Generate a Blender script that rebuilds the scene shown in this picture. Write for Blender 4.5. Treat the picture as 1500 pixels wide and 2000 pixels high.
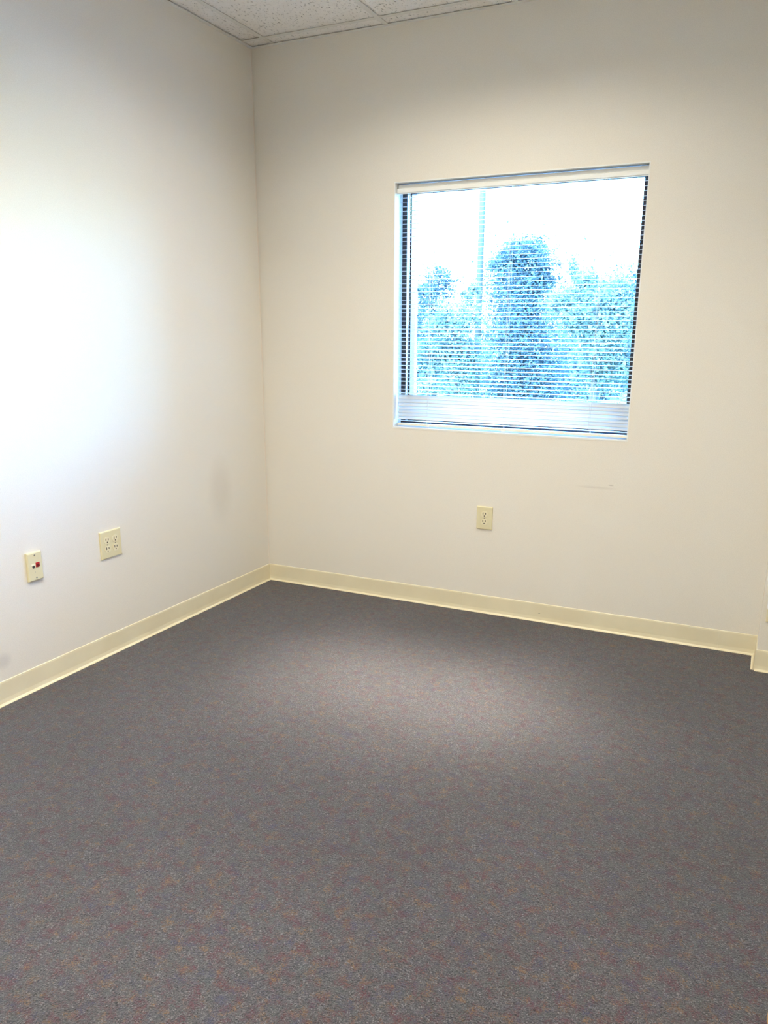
import bpy, bmesh, math, random
from mathutils import Vector, Matrix
random.seed(7)
for o in list(bpy.data.objects): bpy.data.objects.remove(o, do_unlink=True)
S = bpy.context.scene
C = S.collection

# ------------------------------------------------------------------ camera
FPX, YAW, PITCH, ROLL = 1542.754, -0.4393, 0.2634, 0.0068
CAM = Vector((2.5246, -3.6955, 1.3752)); PPX, PPY = 15.76, 72.99
def basis():
    cy, sy, cp, sp = math.cos(YAW), math.sin(YAW), math.cos(PITCH), math.sin(PITCH)
    f = Vector((sy*cp, cy*cp, -sp)); r = Vector((cy, -sy, 0)); u = r.cross(f)
    c, s = math.cos(ROLL), math.sin(ROLL)
    return c*r + s*u, -s*r + c*u, f
RT, UP, FW = basis()
def at(px, py, Y):
    """the point of the vertical plane y = Y that pixel (px, py) looks at"""
    d = FW + RT*((px-750-PPX)/FPX) + UP*((1000+PPY-py)/FPX)
    return CAM + d*((Y-CAM.y)/d.y)
cd = bpy.data.cameras.new('camera'); cam = bpy.data.objects.new('camera', cd); C.objects.link(cam)
cd.sensor_fit = 'HORIZONTAL'; cd.sensor_width = 36; cd.lens = 36*FPX/1500
cd.shift_x = -PPX/1500; cd.shift_y = PPY/1500; cd.clip_start = 0.02; cd.clip_end = 500
m = Matrix((RT, UP, -FW)).transposed().to_4x4(); m.translation = CAM
cam.matrix_world = m
S.camera = cam

# ------------------------------------------------------------------ sky, sun, exposure
W = bpy.data.worlds.new('sky'); S.world = W; W.use_nodes = True
nt = W.node_tree; nt.nodes.clear()
sky = nt.nodes.new('ShaderNodeTexSky'); sky.sky_type = 'NISHITA'; sky.sun_disc = False
sky.sun_elevation = math.radians(48); sky.sun_rotation = math.radians(205); sky.air_density = 1.0; sky.dust_density = 3.0; sky.ozone_density = 1.0
bg = nt.nodes.new('ShaderNodeBackground'); bg.inputs[1].default_value = 10.0
ow = nt.nodes.new('ShaderNodeOutputWorld')
nt.links.new(sky.outputs[0], bg.inputs[0]); nt.links.new(bg.outputs[0], ow.inputs[0])
sl = bpy.data.lights.new('sun', 'SUN'); sl.energy = 70.0; sl.angle = 0.01; sl.color = (1, .95, .86)
sun = bpy.data.objects.new('sun', sl); C.objects.link(sun); sun.rotation_euler = (math.radians(44), 0, math.radians(22))
V = S.view_settings; V.view_transform = 'Standard'; V.look = 'None'; V.gamma = 1; V.use_curve_mapping = False
V.exposure = 0.26
TROFFER_W = (18.0, 54.0)                                   # near and far lights
FLOOR_POOL_W = (7.8, 0.8)  # added narrow lights for the floor pool, near and far
TROFFER_COL = (1.0, .935, .76)

# ------------------------------------------------------------------ materials
def mat(name, col=(.8, .8, .8), rough=.5, spec=.5, metal=0):
    M = bpy.data.materials.new(name); M.use_nodes = True
    b = M.node_tree.nodes['Principled BSDF']
    b.inputs['Base Color'].default_value = (*col, 1); b.inputs['Roughness'].default_value = rough
    b.inputs['Specular IOR Level'].default_value = spec; b.inputs['Metallic'].default_value = metal
    return M
class N:
    """tiny node-graph helper"""
    def __init__(s, M): s.t = M.node_tree; s.b = s.t.nodes['Principled BSDF']
    def n(s, kind, **k):
        x = s.t.nodes.new('ShaderNode'+kind)
        for a, v in k.items():
            if a.startswith('i_'):
                key = a[2:]; key = int(key) if key.isdigit() else key
                x.inputs[key].default_value = v
            else: setattr(x, a, v)
        return x
    def l(s, a, b): s.t.links.new(a, b)
    def coord(s): return s.n('TexCoord').outputs['Object']
    def noise(s, vec, scale, detail=2, rough=.5):
        x = s.n('TexNoise'); x.inputs['Scale'].default_value = scale; x.inputs['Detail'].default_value = detail; x.inputs['Roughness'].default_value = rough
        s.l(vec, x.inputs['Vector']); return x
    def ramp(s, fac, stops, interp='LINEAR'):
        x = s.n('ValToRGB'); x.color_ramp.interpolation = interp
        e = x.color_ramp.elements
        while len(e) < len(stops): e.new(.5)
        for q, (p, c) in zip(e, stops): q.position = p; q.color = (*c, 1) if len(c) == 3 else c
        s.l(fac, x.inputs[0]); return x.outputs[0]
    def mix(s, fac, a, b, mode='MIX'):
        x = s.n('Mix', data_type='RGBA', blend_type=mode)
        for i, v in ((0, fac), (6, a), (7, b)):
            if hasattr(v, 'default_value'): s.l(v, x.inputs[i])
            else: x.inputs[i].default_value = v if i == 0 else (*v, 1)
        return x.outputs[2]
    def bump(s, h, strength, dist):
        x = s.n('Bump'); x.inputs['Strength'].default_value = strength; x.inputs['Distance'].default_value = dist
        s.l(h, x.inputs['Height']); s.l(x.outputs[0], s.b.inputs['Normal'])
G = lambda v: (v, v, v)

def wall_mat(name, marks=()):
    M = mat(name, rough=.62, spec=.35); g = N(M); co = g.coord()
    n1 = g.noise(co, 420, 3, .7); n2 = g.noise(co, 2.2, 3)
    col = g.ramp(n1.outputs[0], [(.28, (.70, .660, .60)), (.5, (.80, .762, .695)), (.72, (.87, .84, .78))])
    col = g.mix(g.ramp(n2.outputs[0], [(.35, G(0)), (.75, G(.16))]), col, (.80, .72, .60))
    for (p, rx, rz, c, k) in marks:                       # scuffs that the wallcovering carries
        d = g.n('VectorMath', operation='SUBTRACT'); g.l(co, d.inputs[0]); d.inputs[1].default_value = p
        e = g.n('VectorMath', operation='MULTIPLY'); g.l(d.outputs[0], e.inputs[0]); e.inputs[1].default_value = rx
        le = g.n('VectorMath', operation='LENGTH'); g.l(e.outputs[0], le.inputs[0])
        col = g.mix(g.ramp(le.outputs['Value'], [(.35, G(k)), (1, G(0))]), col, c)
    g.l(col, g.b.inputs['Base Color']); g.bump(n1.outputs[0], .35, .0012)
    return M
M_wall = wall_mat('speckled_vinyl_wallcovering')
M_wall_b = wall_mat('speckled_vinyl_wallcovering_back', [((1.905, 0, .716), (70, 0, 250), 0, (.38, .34, .30), .45), ((1.84, 0, .70), (9, 0, 120), 0, (.5, .45, .40), .25)])
M_wall_l = wall_mat('speckled_vinyl_wallcovering_left', [((0, -.42, .60), (0, 9, 5), 0, (.52, .44, .35), .22), ((0, -1.80, .17), (0, 22, 26), 0, (.45, .43, .42), .35)])
M_base = mat('cream_vinyl_base', (.70, .615, .43), .38, .5)
g = N(M_base); n = g.noise(g.coord(), 6, 3); g.l(g.ramp(n.outputs[0], [(.3, (.76, .68, .49)), (.7, (.82, .745, .55))]), g.b.inputs['Base Color'])
M_caulk = mat('pale_caulk', (.80, .72, .64), .5)

def carpet():
    M = mat('heather_carpet', rough=.95, spec=.08); g = N(M); co = g.coord()
    b = g.b; b.inputs['Sheen Weight'].default_value = .25; b.inputs['Sheen Roughness'].default_value = .5
    vo = g.n('TexVoronoi', i_Scale=390.0); wv = g.noise(co, 60, 2)                   # one cell per yarn tuft
    ad = g.mix(.012, co, wv.outputs['Color'], 'ADD'); g.l(ad, vo.inputs['Vector'])
    sep = g.n('SeparateColor'); g.l(vo.outputs['Color'], sep.inputs[0]); r1, r2, r3 = sep.outputs
    base = g.ramp(r1, [(0, (.058, .060, .068)), (.26, (.125, .136, .148)), (.50, (.195, .205, .212)), (.74, (.180, .164, .184)), (1, (.440, .435, .430))])
    def patch(scale, lo, hi, seed):
        mp = g.n('Mapping'); mp.inputs['Location'].default_value = (seed*3.1, seed*1.7, seed); g.l(co, mp.inputs[0])
        nn = g.noise(mp.outputs[0], scale, 4, .7)
        return g.ramp(nn.outputs[0], [(lo, G(0)), (hi, G(1))])
    def yarn(col, fac, rnd, thr, c):
        gt = g.n('Math', operation='GREATER_THAN'); g.l(rnd, gt.inputs[0]); gt.inputs[1].default_value = thr
        mu = g.n('Math', operation='MULTIPLY'); g.l(gt.outputs[0], mu.inputs[0]); g.l(fac, mu.inputs[1])
        return g.mix(mu.outputs[0], col, c)
    col = yarn(base, patch(25, .495, .62, 1), r2, .30, (.200, .078, .102))     # burgundy
    col = yarn(col, patch(19, .49, .65, 4), r3, .42, (.155, .185, .178))      # sage
    col = yarn(col, patch(28, .54, .65, 2), r3, .38, (.375, .225, .112))      # gold
    col = yarn(col, patch(19, .53, .67, 3), r2, .42, (.118, .122, .212))      # blue violet
    col = yarn(col, patch(40, .565, .68, 5), r1, .42, (.290, .125, .102))     # rust
    dk = g.ramp(vo.outputs['Distance'], [(.0, G(1.2)), (.75, G(.5))]); 
    col = g.mix(1.0, col, dk, 'MULTIPLY')
    big = g.ramp(g.noise(co, 1.6, 2).outputs[0], [(.3, G(.44)), (.7, G(.56))])
    col = g.mix(1.0, col, big, 'MULTIPLY')
    col = g.mix(1.0, col, (1.01, .985, 1.07), 'MULTIPLY')
    g.l(col, b.inputs['Base Color'])
    h = g.noise(co, 240, 3, .7); g.bump(h.outputs[0], .9, .006)
    return M
M_carpet = carpet()

def tile_mat():
    M = mat('fissured_mineral_tile', rough=.9, spec=.2); g = N(M); co = g.coord()
    mp = g.n('Mapping'); g.l(co, mp.inputs[0]); mp.inputs['Scale'].default_value = (1, .55, 1)
    a = g.noise(mp.outputs[0], 95, 4, .75); b2 = g.noise(co, 14, 3)
    pit = g.ramp(a.outputs[0], [(.355, G(1)), (.41, G(0))])
    col = g.mix(pit, g.ramp(b2.outputs[0], [(.3, (.90, .885, .87)), (.7, (.94, .93, .92))]), (.30, .29, .29))
    g.l(col, g.b.inputs['Base Color'])
    inv = g.ramp(a.outputs[0], [(.34, G(0)), (.42, G(1))]); g.bump(inv, .7, .004)
    return M
M_tile = tile_mat()
M_tee = mat('off_white_enamel', (.80, .80, .78), .4)
M_white = mat('white_paint', (.82, .83, .82), .42)
M_blind = mat('white_enamel_blind', (.88, .89, .88), .35, .5)
M_rail = mat('cream_enamel_rail', (.80, .76, .64), .4)
M_cord = mat('white_cord', (.85, .85, .82), .7)
M_wand = mat('clear_plastic', (.75, .86, .90), .12, .6); M_wand.node_tree.nodes['Principled BSDF'].inputs['Transmission Weight'].default_value = .55
M_bronze = mat('dark_bronze_anodised', (.030, .024, .030), .35, .5, .2)
M_ivory = mat('ivory_plastic', (.74, .67, .44), .30, .5)
M_ivory2 = mat('pale_ivory_plastic', (.80, .73, .52), .28, .5)
M_slot = mat('dark_slot', (.035, .028, .02), .6)
M_red = mat('red_plastic', (.42, .018, .022), .3)
M_red2 = mat('dark_red_plastic', (.13, .004, .006), .4)
M_screw = mat('screw_metal', (.42, .40, .34), .35, .5, .7)
M_wplast = mat('white_plastic', (.90, .90, .92), .3)
M_brick = mat('pinkish_brick', (.42, .28, .27), .85)
g = N(M_brick); n = g.noise(g.coord(), 30, 4); g.l(g.ramp(n.outputs[0], [(.3, (.36, .23, .22)), (.7, (.50, .35, .34))]), g.b.inputs['Base Color'])
M_mortar = mat('mortar', (.45, .43, .41), .9)
M_oak = mat('honey_oak', (.62, .40, .20), .4)
g = N(M_oak); mp = g.n('Mapping'); g.l(g.coord(), mp.inputs[0]); mp.inputs['Scale'].default_value = (30, 30, 1.6)
n = g.noise(mp.outputs[0], 2.0, 5, .6); g.l(g.ramp(n.outputs[0], [(.3, (.52, .31, .14)), (.7, (.68, .46, .25))]), g.b.inputs['Base Color'])
M_brass = mat('satin_metal', (.6, .58, .54), .3, .5, 1)
M_plain = mat('plain_roofing', (.4, .4, .4), .9)
M_lou = mat('louver_aluminium', (.7, .7, .7), .3, .5, .6)
M_tube = mat('fluorescent_tube', (.9, .9, .9), .4)
b = M_tube.node_tree.nodes['Principled BSDF']; b.inputs['Emission Color'].default_value = (*TROFFER_COL, 1); b.inputs['Emission Strength'].default_value = 3.0

M_glass = bpy.data.materials.new('blue_tinted_glass'); M_glass.use_nodes = True
t = M_glass.node_tree; t.nodes.clear()
o_ = t.nodes.new('ShaderNodeOutputMaterial'); tr = t.nodes.new('ShaderNodeBsdfTransparent'); gl = t.nodes.new('ShaderNodeBsdfGlossy'); mx = t.nodes.new('ShaderNodeMixShader'); fr = t.nodes.new('ShaderNodeFresnel')
GLASS_TINT = (.60, .815, .98)
tr.inputs[0].default_value = (*GLASS_TINT, 1); gl.inputs['Roughness'].default_value = .02; fr.inputs[0].default_value = 1.3
t.links.new(fr.outputs[0], mx.inputs[0]); t.links.new(tr.outputs[0], mx.inputs[1]); t.links.new(gl.outputs[0], mx.inputs[2]); t.links.new(mx.outputs[0], o_.inputs[0])

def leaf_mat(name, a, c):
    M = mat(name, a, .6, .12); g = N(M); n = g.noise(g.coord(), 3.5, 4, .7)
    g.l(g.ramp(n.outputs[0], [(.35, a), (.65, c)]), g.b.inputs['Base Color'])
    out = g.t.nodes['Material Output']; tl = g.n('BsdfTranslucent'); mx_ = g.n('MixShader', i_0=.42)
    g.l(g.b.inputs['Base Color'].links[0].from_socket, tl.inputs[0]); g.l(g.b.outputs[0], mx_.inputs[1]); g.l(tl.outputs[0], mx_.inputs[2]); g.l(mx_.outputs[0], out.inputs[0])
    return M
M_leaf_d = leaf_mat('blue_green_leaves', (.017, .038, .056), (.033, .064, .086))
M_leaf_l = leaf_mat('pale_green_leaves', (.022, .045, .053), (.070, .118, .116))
M_bark = mat('grey_bark', (.014, .018, .022), .9)
M_grass = mat('lawn', (.10, .17, .08), .95); g = N(M_grass); n = g.noise(g.coord(), 4, 5); g.l(g.ramp(n.outputs[0], [(.3, (.07, .13, .06)), (.7, (.14, .21, .09))]), g.b.inputs['Base Color'])
M_bounce = mat('pale_bounce_concrete', (.55, .54, .53), .9)
M_pole = mat('weathered_grey_pole', (.020, .026, .029), .8, .1)

# ------------------------------------------------------------------ mesh helpers
def bx(bm, lo, hi):
    v = [bm.verts.new((x, y, z)) for x in (lo[0], hi[0]) for y in (lo[1], hi[1]) for z in (lo[2], hi[2])]
    for f in ((0, 1, 3, 2), (4, 6, 7, 5), (0, 4, 5, 1), (2, 3, 7, 6), (0, 2, 6, 4), (1, 5, 7, 3)): bm.faces.new([v[i] for i in f])
def box_bm(*bs):
    bm = bmesh.new()
    for lo, hi in bs: bx(bm, lo, hi)
    return bm
def bevel(bm, w, seg=2):
    bmesh.ops.bevel(bm, geom=list(bm.edges), offset=w, segments=seg, profile=.6, affect='EDGES'); return bm
def cyl(bm, p0, p1, r0, r1=None, seg=10):
    p0, p1 = Vector(p0), Vector(p1); r1 = r0 if r1 is None else r1
    z = (p1-p0).normalized(); x = z.orthogonal().normalized(); y = z.cross(x)
    A, B = [], []
    for i in range(seg):
        a = 2*math.pi*i/seg; d = x*math.cos(a) + y*math.sin(a)
        A.append(bm.verts.new(p0+d*r0)); B.append(bm.verts.new(p1+d*r1))
    for i in range(seg):
        j = (i+1) % seg; bm.faces.new((A[i], A[j], B[j], B[i]))
    bm.faces.new(A[::-1]); bm.faces.new(B)
    return bm
def extrude_profile(bm, prof, p0, p1, out, up=Vector((0, 0, 1))):
    """closed profile of (out, up) pairs swept from p0 to p1"""
    p0, p1, out = Vector(p0), Vector(p1), Vector(out)
    A = [bm.verts.new(p0+out*a+up*b) for a, b in prof]; B = [bm.verts.new(p1+out*a+up*b) for a, b in prof]
    n = len(prof)
    for i in range(n): j = (i+1) % n; bm.faces.new((A[i], A[j], B[j], B[i]))
    bm.faces.new(A[::-1]); bm.faces.new(B)
    return bm
def to_mesh(name, bm):
    bmesh.ops.recalc_face_normals(bm, faces=bm.faces)
    me = bpy.data.meshes.new(name); bm.to_mesh(me); bm.free(); return me
def obj(name, bm, M, parent=None, smooth=False):
    me = bm if isinstance(bm, bpy.types.Mesh) else to_mesh(name, bm)
    if M and not me.materials: me.materials.append(M)
    if smooth:
        for p in me.polygons: p.use_smooth = True
    o = bpy.data.objects.new(name, me); C.objects.link(o); o.parent = parent
    return o
def empty(name, loc=(0, 0, 0)):
    o = bpy.data.objects.new(name, None); C.objects.link(o); o.location = loc; o.empty_display_size = .05; return o
def tag(o, label, cat, kind=None, group=None):
    o['label'] = label; o['category'] = cat
    if kind: o['kind'] = kind
    if group: o['group'] = group
    return o

# ------------------------------------------------------------------ the room shell
H = 2.743; XR = 2.86; YF = -4.05; TH = .12
WX0, WX1, WZ0, WZ1 = .7868, 1.9623, .9197, 2.0844          # window opening
PX, PY = 2.598, -.181                                       # corner pilaster
DY0, DY1, DZ = -3.98, -3.06, 2.05                           # doorway in the right wall
HX = 4.1                                                    # far side of the corridor
HT = 3.0                                                    # structural deck above the hung ceiling

tag(obj('floor', box_bm(((-.12, YF-TH, -.12), (HX+.1, .09, 0))), M_carpet), 'heathered grey carpet with burgundy gold and blue flecks', 'floor', 'structure')
tag(obj('wall_left', box_bm(((-TH, YF-TH, -.12), (0, .20, HT))), M_wall_l), 'beige speckled wallcovering on the wall left of the corner', 'wall', 'structure')
tag(obj('wall_back', box_bm(((0, 0, -.12), (WX0, .09, HT)), ((WX1, 0, -.12), (HX+.1, .09, HT)), ((WX0, 0, -.12), (WX1, .09, WZ0)), ((WX0, 0, WZ1), (WX1, .09, HT))), M_wall_b),
    'beige speckled wallcovering on the wall around the window', 'wall', 'structure')
tag(obj('wall_pilaster', bevel(box_bm(((PX, PY, 0), (XR+.02, .01, H+.03))), .002, 1), M_wall), 'narrow beige boxed-out column right of the window wall', 'wall', 'structure')
tag(obj('wall_right', box_bm(((XR, DY1, -.12), (XR+TH, 0, HT)), ((XR, YF-TH, -.12), (XR+TH, DY0, HT)), ((XR, DY0, DZ), (XR+TH, DY1, HT))), M_wall), 'beige wall with the open doorway', 'wall', 'structure')
tag(obj('wall_front', box_bm(((-TH, YF-TH, -.12), (HX+.1, YF, HT))), M_wall), 'beige wall opposite the window', 'wall', 'structure')
tag(obj('wall_corridor', box_bm(((HX, YF, -.12), (HX+.1, .09, HT))), M_wall), 'beige corridor wall beyond the open doorway', 'wall', 'structure')
tag(obj('roof_deck', box_bm(((-.3, YF-.3, HT), (HX+.3, .32, HT+.15))), M_plain), 'plain grey deck above the hung ceiling', 'roof', 'structure')

# outer brick leaf around the window opening
we = obj('wall_exterior', box_bm(((-.3, .19, -.6), (WX0-.004, .30, HT)), ((WX1+.004, .19, -.6), (HX+.2, .30, HT)), ((WX0-.004, .19, -.6), (WX1+.004, .30, WZ0-.075)), ((WX0-.004, .19, WZ1+.004), (WX1+.004, .30, HT)),
          ((-.3, .09, -.6), (WX0-.05, .19, HT)), ((WX1+.05, .09, -.6), (HX+.2, .19, HT)), ((WX0-.05, .09, -.6), (WX1+.05, .19, WZ0-.03)), ((WX0-.05, .09, WZ1+.03), (WX1+.05, .19, HT))), M_mortar)
tag(we, 'pinkish brick outer wall seen at the window edge', 'wall', 'structure')
bm_b = to_mesh('brick', bevel(box_bm(((-.05, -.048, -.0285), (.05, .048, .0285))), .004, 1)); bm_b.materials.append(M_brick)
k = 0
z = WZ0-.04
while z < WZ1:
    for sx, xx in ((-1, WX0), (1, WX1)):
        b = obj('brick', bm_b, None, we); b.location = (xx+sx*.044+random.uniform(-.002, .002), .243+random.uniform(-.002, .002), z+.0285)
    z += .067
bm_s = to_mesh('brick', bevel(box_bm(((-.0285, -.06, -.035), (.0285, .06, .035))), .004, 1)); bm_s.materials.append(M_brick)
x = WX0+.03
while x < WX1-.02:
    b = obj('brick', bm_s, None, we); b.location = (x, .25, WZ0-.05); b.rotation_euler.x = -.12; x += .067

# cove base
PROF = [(0, 0), (.0150, 0), (.0150, .0018), (.0095, .0036), (.0062, .0085), (.0044, .024), (.0036, .086), (.0026, .0925), (.0010, .0940), (0, .0940)]
M_base_b = M_base.copy(); M_base_b.name = 'cream_vinyl_base_nicked'; g = N(M_base_b); NK = at(1053, 1198, -.004)   # small scuff on the strip below the window
dd = g.n('VectorMath', operation='SUBTRACT'); g.l(g.coord(), dd.inputs[0]); dd.inputs[1].default_value = NK
de = g.n('VectorMath', operation='MULTIPLY'); g.l(dd.outputs[0], de.inputs[0]); de.inputs[1].default_value = (150, 0, 560)
dl = g.n('VectorMath', operation='LENGTH'); g.l(de.outputs[0], dl.inputs[0])
g.l(g.mix(g.ramp(dl.outputs['Value'], [(.5, G(.8)), (1, G(0))]), g.b.inputs['Base Color'].links[0].from_socket, (.10, .08, .05)), g.b.inputs['Base Color'])
def base_run(name, label, pieces):
    e = empty(name, pieces[0][0]); e['kind'] = 'structure'; e['label'] = label; e['category'] = 'baseboard'
    for p0, p1, out in pieces:
        bm = bmesh.new(); extrude_profile(bm, PROF, Vector(p0)-e.location, Vector(p1)-e.location, out)
        obj('base_strip', bm, M_base_b if name == 'baseboard_back' else M_base, e)
    return e
E_ = .0003
base_run('baseboard_left', 'cream vinyl cove base along the left wall', [((0, -2.40, 0), (0, 0, 0), (1, 0, 0)), ((0, YF, 0), (0, -2.40-E_, 0), (1, 0, 0))])
base_run('baseboard_back', 'cream vinyl cove base with two seams under the window', [((0, 0, 0), (1.196, 0, 0), (0, -1, 0)), ((1.196+E_, 0, 0), (2.438, 0, 0), (0, -1, 0)), ((2.438+E_, 0, 0), (PX, 0, 0), (0, -1, 0))])
base_run('baseboard_pilaster', 'cream vinyl cove base wrapping the boxed-out column', [((PX, 0, 0), (PX, PY-.004, 0), (-1, 0, 0)), ((PX, PY, 0), (XR, PY, 0), (0, -1, 0))])
base_run('baseboard_right', 'cream vinyl cove base along the right wall', [((XR, PY, 0), (XR, DY1+.07, 0), (-1, 0, 0))])
base_run('baseboard_front', 'cream vinyl cove base along the wall opposite the window', [((0, YF, 0), (XR, YF, 0), (0, 1, 0))])
tag(obj('trim_1', extrude_profile(bmesh.new(), [(0, 0), (.006, 0), (.004, .004), (0, .006)], (0, 0, .093), (0, 0, H), (.7071, -.7071, 0), Vector((.7071, .7071, 0)) if False else Vector((-.7071, -.7071, 0))), M_caulk), 'thin pale caulk bead down the wall corner', 'trim', 'structure')

# ------------------------------------------------------------------ hung ceiling
ce = empty('ceiling', (0, 0, H)); tag(ce, 'white hung ceiling of fissured tiles in a metal grid', 'ceiling', 'structure')
GX = [.137+.61*i for i in range(5)]; GY = [-.100-.61*i for i in range(7)]
TW = .012
xs = [0]+GX+[XR]; ys = [0]+GY+[YF]
TROFFER_CELLS = [(2, 2), (3, 2), (2, 5), (3, 5)]     # the grid cells (ix, iy) that the two long lights fill
tiles = {}
for i in range(len(xs)-1):
    for j in range(len(ys)-1):
        if (i, j) in TROFFER_CELLS: continue
        x0, x1, y1, y0 = xs[i], xs[i+1], ys[j], ys[j+1]
        key = (round(x1-x0, 3), round(y1-y0, 3))
        if key not in tiles:
            w, d = (x1-x0)/2-.003, (y1-y0)/2-.003
            tiles[key] = to_mesh('ceiling_tile', box_bm(((-w, -d, 0), (w, d, .016)))); tiles[key].materials.append(M_tile)
        o = obj('ceiling_tile', tiles[key], None, ce); o.location = ((x0+x1)/2, (y0+y1)/2, .0035+random.uniform(0, .0018))
def tee(lo, hi):                      # inverted T: flange below, web above
    bm = bmesh.new(); bx(bm, lo, hi)
    return bm
for i, x in enumerate(GX):
    for a, b_ in ([(YF, 0)] if i != 2 else [(YF, ys[6]+TW), (ys[5]-TW, ys[3]+TW), (ys[2]-TW, 0)]):
        obj('grid_tee', box_bm(((x-TW, a, 0), (x+TW, b_, .0014)), ((x-.0015, a, .0014), (x+.0015, b_, .034))), M_tee, ce)
for y in GY:
    for i in range(len(xs)-1):
        a, b_ = xs[i]+(TW if i else 0), xs[i+1]-(TW if i+1 < len(xs)-1 else 0)
        obj('cross_tee', box_bm(((a, y-TW, .0004), (b_, y+TW, .0018)), ((a, y-.0015, .0018), (b_, y+.0015, .034))), M_tee, ce)
AW = .022
for lo, hi in (((0, YF, -.0012), (AW, 0, .0002)), ((AW, -AW, -.0012), (PX, 0, .0002)), ((PX, PY-AW, -.0012), (XR, PY, .0002)), ((XR-AW, YF, -.0012), (XR, PY-AW, .0002)), ((AW, YF, -.0012), (XR-AW, YF+AW, .0002)), ((PX-AW, PY, -.0012), (PX, -AW, .0002))):
    obj('wall_angle', box_bm((lo, hi)), M_tee, ce)
tag(obj('ceiling_corridor', box_bm(((XR+TH, YF, 2.6), (HX, .0, 2.64))), M_tile), 'white corridor ceiling beyond the doorway', 'ceiling', 'structure')

# recessed fluorescent lights (above the frame; they light the room)
for x0, x1, y0, y1, wh_ in ((xs[2]+.004, xs[4]-.004, ys[3]+.004, ys[2]-.004, 'nearer the window wall'), (xs[2]+.004, xs[4]-.004, ys[6]+.004, ys[5]-.004, 'farther from the window wall')):
    cx, cy = (x0+x1)/2, (y0+y1)/2
    tr_ = empty('ceiling_light', (cx, cy, H)); tag(tr_, 'long recessed louvered fluorescent light in the hung ceiling, ' + wh_, 'light', None, 'recessed ceiling lights')
    hx, hy = (x1-x0)/2, (y1-y0)/2
    obj('housing', box_bm(((-hx, -hy, .12), (hx, hy, .13)), ((-hx, -hy, .004), (-hx+.006, hy, .12)), ((hx-.006, -hy, .004), (hx, hy, .12)), ((-hx+.006, -hy, .004), (hx-.006, -hy+.006, .12)), ((-hx+.006, hy-.006, .004), (hx-.006, hy, .12))), M_white, tr_)
    for q in (-.15, 0, .15):
        obj('tube', cyl(bmesh.new(), (-hx+.03, q, .10), (hx-.03, q, .10), .0125, seg=12), M_tube, tr_, True)
    for q in (-.097, .097): obj('louver_blade', box_bm(((-hx+.006, q-.002, .006), (hx-.006, q+.002, .075))), M_lou, tr_)
    for q in range(1, 6):
        xx = -hx+q*2*hx/6; obj('louver_blade', box_bm(((xx-.002, -hy+.006, .0065), (xx+.002, hy-.006, .0745))), M_lou, tr_)
    L = bpy.data.lights.new('lamp_glow', 'AREA'); L.shape = 'RECTANGLE'; L.size = 2*hx-.04; L.size_y = 2*hy-.04; L.energy = TROFFER_W[0 if 'nearer' in wh_ else 1]; L.color = TROFFER_COL; L.spread = math.radians(146)
    lo_ = bpy.data.objects.new('lamp_glow', L); C.objects.link(lo_); lo_.parent = tr_; lo_.location = (0, 0, .003)
    # added narrow light that makes the bright pool on the floor
    B = bpy.data.lights.new('floor_pool_light', 'AREA'); B.shape = 'RECTANGLE'; B.size = L.size; B.size_y = L.size_y; B.energy = FLOOR_POOL_W[0 if 'nearer' in wh_ else 1]; B.color = TROFFER_COL; B.spread = math.radians(24)
    bo_ = bpy.data.objects.new('floor_pool_light', B); C.objects.link(bo_); bo_.parent = tr_; bo_.location = (0, 0, .0025)

# ------------------------------------------------------------------ window
wi = empty('window_1', (WX0, 0, WZ0)); tag(wi, 'square dark bronze window with blue tinted glass and white returns', 'window', 'structure')
ox, oz = WX0, WZ0; ww, wh = WX1-WX0, WZ1-WZ0
D = .088
def wp(name, boxes, M, parent=wi, bv=0, smooth=False):
    bm = box_bm(*boxes)
    if bv: bevel(bm, bv, 1)
    return obj(name, bm, M, parent, smooth)
l_ = .005
wp('side_return', [((0, -.0006, 0), (l_, D, wh))], M_white); wp('side_return', [((ww-l_, -.0006, 0), (ww, D, wh))], M_white)
wp('head_return', [((l_, -.0006, wh-l_), (ww-l_, D, wh))], M_white); wp('sill', [((l_, -.0010, 0), (ww-l_, D, l_+.003))], M_white)
FWD = .030
def ring(name, y0, y1, w, M, w0=0):
    wp(name, [((w0, y0, w0), (w0+w, y1, wh-w0))], M); wp(name, [((ww-w0-w, y0, w0), (ww-w0, y1, wh-w0))], M)
    wp(name, [((w0+w, y0, wh-w0-w), (ww-w0-w, y1, wh-w0))], M); wp(name, [((w0+w, y0, w0), (ww-w0-w, y1, w0+w))], M)
M_reveal = mat('daylit_tone_reveal', (.42, .40, .43), .35, .5, .4)
ring('frame_bar', D, D+.004, FWD, M_bronze)                 # dark room-side face
ring('frame_reveal', D+.004, D+.046, FWD-.001, M_reveal)    # inner channel, coloured paler to stand for the daylight on it
ring('gasket', D+.036, D+.052, .009, M_bronze, FWD-.001)
ring('outer_frame', D+.052, D+.105, FWD+.002, M_bronze)
wp('pane', [((FWD+.002, D+.042, FWD+.002), (ww-FWD-.002, D+.046, wh-FWD-.002))], M_glass)

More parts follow.
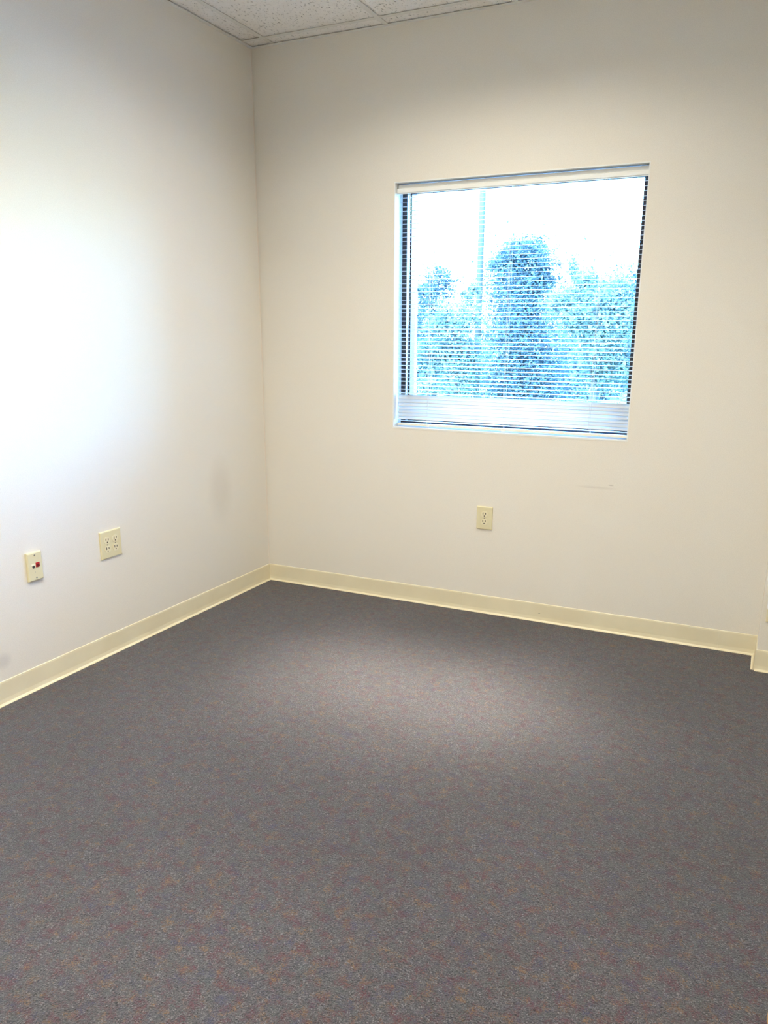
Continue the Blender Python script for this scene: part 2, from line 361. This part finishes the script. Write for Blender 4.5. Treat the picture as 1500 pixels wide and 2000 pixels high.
# ------------------------------------------------------------------ mini blind
bl = empty('mini_blind', (WX0, 0, WZ0)); tag(bl, 'white horizontal mini blind, bottom slats closed, filling the window', 'blind')
BX0, BX1, BY = .013, ww-.008, .043
bm = bmesh.new()
extrude_profile(bm, [(0, 1.1130), (-.004, 1.1130), (-.004, 1.1155), (-.0085, 1.1180), (-.0085, 1.1355), (-.005, 1.1375), (0, 1.1375)], (BX0-.006, BY-.016, 0), (BX1+.004, BY-.016, 0), (0, 1, 0))
obj('valance', bm, M_blind, bl)
obj('headrail', bevel(box_bm(((BX0-.004, BY-.0155, 1.124), (BX1+.002, BY+.015, 1.154))), .0015, 1), M_blind, bl)
def slat_mesh(wd=.0255, crown=.0012, n=6):
    bm = bmesh.new(); T = .00035
    top = []; bot = []
    for i in range(n+1):
        s = i/n-.5; y = s*wd; z = crown*(1-4*s*s)
        top.append((y, z)); bot.append((y, z-T))
    extrude_profile(bm, top+bot[::-1], (BX0, 0, 0), (BX1, 0, 0), (0, 1, 0))
    return to_mesh('slat', bm)
SM = slat_mesh(); SM.materials.append(M_blind)
for p in SM.polygons: p.use_smooth = len(p.vertices) == 4
PITCH_S = .0196
zs = []; z = 1.098
while z > .175: zs.append((z, 6.0)); z -= PITCH_S
for q, a in enumerate((58, 66, 62, 48, 60, 64, 40)): zs.append((z-.000, a)); z -= .0172
zs.append((z+.001, 6)); 
for z_, a in zs:
    s = obj('slat', SM, None, bl); s.location = (0, BY, z_); s.rotation_euler = (math.radians(a+random.uniform(-1.2, 1.2)), random.uniform(-.0006, .0006), 0)
zr = .0135
obj('bottom_rail', bevel(box_bm(((BX0, BY-.013, zr), (BX1, BY+.013, zr+.012))), .003, 2), M_rail, bl)
for cx_ in (.971-ox, 1.367-ox, 1.783-ox):
    for dy in (-.0135, .0135):
        obj('ladder_cord', cyl(bmesh.new(), (cx_, BY+dy, zr+.010), (cx_, BY+dy, 1.115), .0006, seg=6), M_cord, bl)
    obj('lift_cord', cyl(bmesh.new(), (cx_-.006, BY-.0145, zr+.010), (cx_-.006, BY-.0145, 1.115), .0007, seg=6), M_cord, bl)
    obj('rail_button', bevel(box_bm(((cx_-.012, BY-.0155, zr-.002), (cx_+.010, BY-.012, zr+.010))), .0012, 1), M_rail, bl)
wd_ = obj('tilt_wand', cyl(cyl(bmesh.new(), (.072, BY-.020, .52), (.070, BY-.020, 1.104), .0038, seg=6), (.072, BY-.020, .505), (.072, BY-.020, .52), .0030, .0045, 8), M_wand, bl)
obj('wand_hook', cyl(bmesh.new(), (.070, BY-.020, 1.102), (.070, BY-.012, 1.122), .0016, seg=6), M_brass, wd_)

# ------------------------------------------------------------------ outlets and wall plates
def plate_bm(w, h, d, bv=.004):
    bm = box_bm(((-w/2, -d, -h/2), (w/2, 0, h/2)))
    ed = [e for e in bm.edges if all(abs(v.co.y+d) < 1e-6 for v in e.verts)]
    bmesh.ops.bevel(bm, geom=ed, offset=bv, segments=3, profile=.5, affect='EDGES'); return bm
def receptacle(par, x, z, d):
    bm = bmesh.new(); R_ = .0172; vs = []; 
    for i in range(32):
        a = 2*math.pi*i/32; vs.append((R_*math.cos(a), max(-.0142, min(.0142, R_*math.sin(a)))))
    A = [bm.verts.new((x+p, -d-.0016, z+q)) for p, q in vs]; B = [bm.verts.new((x+p, -d+.001, z+q)) for p, q in vs]
    bm.faces.new(A)
    for i in range(32): j = (i+1) % 32; bm.faces.new((A[i], B[i], B[j], A[j]))
    f = obj('receptacle_face', bm, M_ivory2, par)
    y = -d-.0016
    for sx, hh in ((-.0066, .0054), (.0066, .0044)): obj('slot', box_bm(((x+sx-.0017, y-.0003, z+.0042-hh), (x+sx+.0017, y+.0002, z+.0042+hh))), M_slot, f)
    obj('slot', cyl(bmesh.new(), (x, y-.0003, z-.0078), (x, y+.0002, z-.0078), .0030, seg=10), M_slot, f)
def screw(par, x, z, d, r=.0032):
    s = obj('screw', cyl(bmesh.new(), (x, -d-.0010, z), (x, -d+.001, z), r, seg=14), M_screw, par)
    obj('slot', box_bm(((x-r*.8, -d-.00115, z-.0004), (x+r*.8, -d-.0009, z+.0004))), M_slot, s)
def duplex(name, loc, rot, w, h, cols, label, group):
    e = empty(name, loc); e.rotation_euler.z = rot; tag(e, label, 'outlet', None, group); d = .007
    obj('cover_plate', plate_bm(w, h, d), M_ivory, e)
    for x in cols:
        for z in (.0195, -.0195): receptacle(e, x, z, d)
        screw(e, x, 0, d, .0028)
    return e
duplex('power_outlet', (1.300, 0, .4995), 0, .083, .116, (0,), 'ivory duplex outlet under the window', 'ivory outlets')
duplex('power_outlet', (0, -1.209, .4965), math.pi/2, .121, .121, (-.0235, .0235), 'square ivory four-socket outlet on the left wall', 'ivory outlets')
j = empty('data_jack', (0, -1.614, .5005)); j.rotation_euler.z = math.pi/2; tag(j, 'narrow ivory wall plate with red and black data jacks', 'wall plate')
d = .012
obj('cover_plate', plate_bm(.069, .113, d, .005), M_ivory, j)
screw(j, 0, .045, d); screw(j, 0, -.045, d)
rj = obj('red_jack', bevel(box_bm(((.0015, -d-.0022, -.004), (.0195, -d+.002, .0150))), .001, 1), M_red, j); rj['label'] = 'red data jack'
obj('port', box_bm(((.0050, -d-.0026, -.0005), (.0165, -d-.0018, .0085))), M_red2, rj); obj('port', box_bm(((.0075, -d-.0026, -.003), (.0140, -d-.0018, -.0005))), M_red2, rj)
kj = obj('jack_port', bevel(box_bm(((-.0195, -d-.0016, -.007), (-.0015, -d+.002, .0110))), .001, 1), M_ivory2, j)
obj('port', box_bm(((-.0165, -d-.0020, -.0030), (-.0045, -d-.0014, .0045))), M_slot, kj); obj('port', box_bm(((-.0140, -d-.0020, -.0055), (-.0075, -d-.0014, -.0030))), M_slot, kj)
obj('blank_hole', cyl(bmesh.new(), (-.004, -d-.0003, -.022), (-.004, -d+.001, -.022), .0016, seg=10), M_screw, j)

pz = empty('power_outlet', (2.658, PY, .2830)); tag(pz, 'cream wall plate with white plug box on the column, cut by right frame edge', 'outlet', None, 'ivory outlets')
obj('cover_plate', plate_bm(.083, .118, .008), M_ivory2, pz)
receptacle(pz, 0, -.0195, .008)
obj('plug_box', bevel(box_bm(((-.0440, -.030, .003), (.034, -.008, .060))), .003, 2), M_wplast, pz)

# ------------------------------------------------------------------ door, swung back against the right wall
fr_ = empty('trim_2', (XR, DY1, 0)); tag(fr_, 'oak door casing around the doorway in the right wall', 'door frame', 'structure')
for lo, hi in (((-.014, .0, 0), (TH+.014, .02, DZ)), ((-.014, DY0-DY1-.02, 0), (TH+.014, DY0-DY1, DZ)), ((-.014, DY0-DY1-.02, DZ), (TH+.014, .02, DZ+.02))): obj('casing', bevel(box_bm((lo, hi)), .002, 1), M_oak, fr_)
dr = empty('door_1', (XR-.035, DY1-.002, 0)); tag(dr, 'honey oak door swung open against the right wall, only its foot corner seen', 'door', 'structure')
DL = .905; ang = math.atan2(.133, .893)
dr.rotation_euler.z = ang
obj('door_leaf', bevel(box_bm(((-.022, .012, .010), (.022, .012+DL, 2.03))), .0015, 1), M_oak, dr)
h_ = obj('door_handle', cyl(bmesh.new(), (-.022, DL-.06, .97), (-.07, DL-.06, .97), .012, seg=12), M_brass, dr)
obj('lever', cyl(bmesh.new(), (-.066, DL-.06, .97), (-.066, DL-.17, .97), .009, seg=10), M_brass, h_)
for hz in (.25, 1.02, 1.80): obj('hinge', cyl(bmesh.new(), (0, 0, hz-.05), (0, 0, hz+.05), .008, seg=8), M_brass, dr)

# ------------------------------------------------------------------ outdoors
GZ = -.6
tag(obj('ground', box_bm(((-90, .30, GZ-.2), (60, 140, GZ))), M_grass), 'lawn outside the window', 'ground', 'structure')
tag(obj('reflector', box_bm(((-30, .30, GZ-.1), (20, 10.5, GZ+.02))), M_bounce), 'pale concrete paving added to bounce light onto the ceiling', 'reflector', 'structure')  # added bright slab that throws sunlight up through the window to the ceiling
def tree(name, label, blobs, Y, M, leaf, n, group=None, trunk=True):
    """blobs: ellipsoids given as (px, py, radius_px_x, radius_px_y) at the depth of the tree"""
    sc = (Y-CAM.y)/FPX*1.05
    c0 = at(blobs[0][0], blobs[0][1], Y); e = empty(name, (c0.x, Y, GZ)); tag(e, label, 'tree', None, group)
    R_ = [(at(px, py, Y+random.uniform(-.3, .3)), rx*sc, ry*sc) for px, py, rx, ry in blobs]
    tot = sum(a*b for _, a, b in R_)
    V_, F_ = [], []
    for c, rx, ry in R_:
        clumps = []
        for _ in range(max(10, int(34*rx*ry))):
            v = Vector((random.gauss(0, 1), random.gauss(0, 1), random.gauss(0, 1))).normalized()*(random.random()**.32)
            clumps.append((Vector((v.x*rx, v.y*rx*.8, v.z*ry)), random.uniform(.16, .34)*min(rx, ry)))
        for _ in range(int(n*rx*ry/tot)):
            q, cr = random.choice(clumps)
            p = c+q+Vector((random.gauss(0, cr), random.gauss(0, cr), random.gauss(0, cr*.8)))-e.location
            inner = random.random() < .4
            if inner: p -= q*.3
            if p.z < .05: continue
            nrm = Vector((random.gauss(0, 1), random.gauss(-.5, 1), random.gauss(.6, 1))).normalized(); a = nrm.orthogonal().normalized(); b = nrm.cross(a)
            t_ = random.uniform(0, 6.28); a, b = a*math.cos(t_)+b*math.sin(t_), b*math.cos(t_)-a*math.sin(t_)
            s = leaf*random.uniform(.6, 1.3)*(1.6 if inner else .85); i = len(V_)
            V_ += [p-a*s, p-b*s*.5+nrm*s*.12, p+a*s, p+b*s*.5+nrm*s*.12]; F_.append((i, i+1, i+2, i+3))
    me = bpy.data.meshes.new('foliage'); me.from_pydata([tuple(v) for v in V_], [], F_); me.materials.append(M)
    f = obj('foliage', me, None, e); f['kind'] = 'stuff'
    if trunk:
        top = c0-e.location
        bm = cyl(bmesh.new(), (0, 0, -.05), (top.x, 0, top.z*.6), .11, .07, 9); cyl(bm, (top.x, 0, top.z*.6), (top.x, 0, top.z), .07, .03, 7)
        obj('trunk', bm, M_bark, e)
        for q in range(5):
            a = random.uniform(0, 6.28); z0 = top.z*random.uniform(.45, .75)
            obj('branch', cyl(bmesh.new(), (top.x*.9, 0, z0), (top.x+math.cos(a)*R_[0][1]*.6, math.sin(a)*R_[0][1]*.5, z0+R_[0][2]*.5), .035, .012, 6), M_bark, e)
    return e
GRP = 'trees outside the window'
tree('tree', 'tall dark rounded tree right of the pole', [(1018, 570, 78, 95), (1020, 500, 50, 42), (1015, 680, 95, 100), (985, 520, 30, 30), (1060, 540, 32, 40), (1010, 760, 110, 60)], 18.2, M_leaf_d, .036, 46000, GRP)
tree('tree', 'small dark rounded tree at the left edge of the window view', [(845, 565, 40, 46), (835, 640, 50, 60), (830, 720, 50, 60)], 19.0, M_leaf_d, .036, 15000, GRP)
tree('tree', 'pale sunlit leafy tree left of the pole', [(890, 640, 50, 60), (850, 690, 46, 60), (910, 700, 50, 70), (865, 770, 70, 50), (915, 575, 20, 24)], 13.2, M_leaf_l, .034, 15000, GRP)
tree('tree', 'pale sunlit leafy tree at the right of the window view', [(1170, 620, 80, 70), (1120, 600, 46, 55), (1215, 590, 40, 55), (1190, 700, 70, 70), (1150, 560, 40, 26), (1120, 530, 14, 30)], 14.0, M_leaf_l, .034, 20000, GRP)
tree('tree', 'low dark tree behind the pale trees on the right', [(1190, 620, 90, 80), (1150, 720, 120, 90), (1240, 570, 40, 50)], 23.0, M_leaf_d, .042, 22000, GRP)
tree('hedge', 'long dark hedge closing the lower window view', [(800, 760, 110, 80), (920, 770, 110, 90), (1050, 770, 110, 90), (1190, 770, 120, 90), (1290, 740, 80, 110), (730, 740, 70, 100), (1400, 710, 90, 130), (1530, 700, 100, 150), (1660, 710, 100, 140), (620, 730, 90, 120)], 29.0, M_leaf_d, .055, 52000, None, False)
pb = at(938, 520, 15.6)
po = obj('utility_pole', cyl(bmesh.new(), (0, 0, 0), (0, 0, 9.5), .080, .066, 14), M_pole, None, True); po.location = (pb.x, pb.y, GZ-.05)
tag(po, 'tall slim grey pole standing among the trees outside', 'pole')
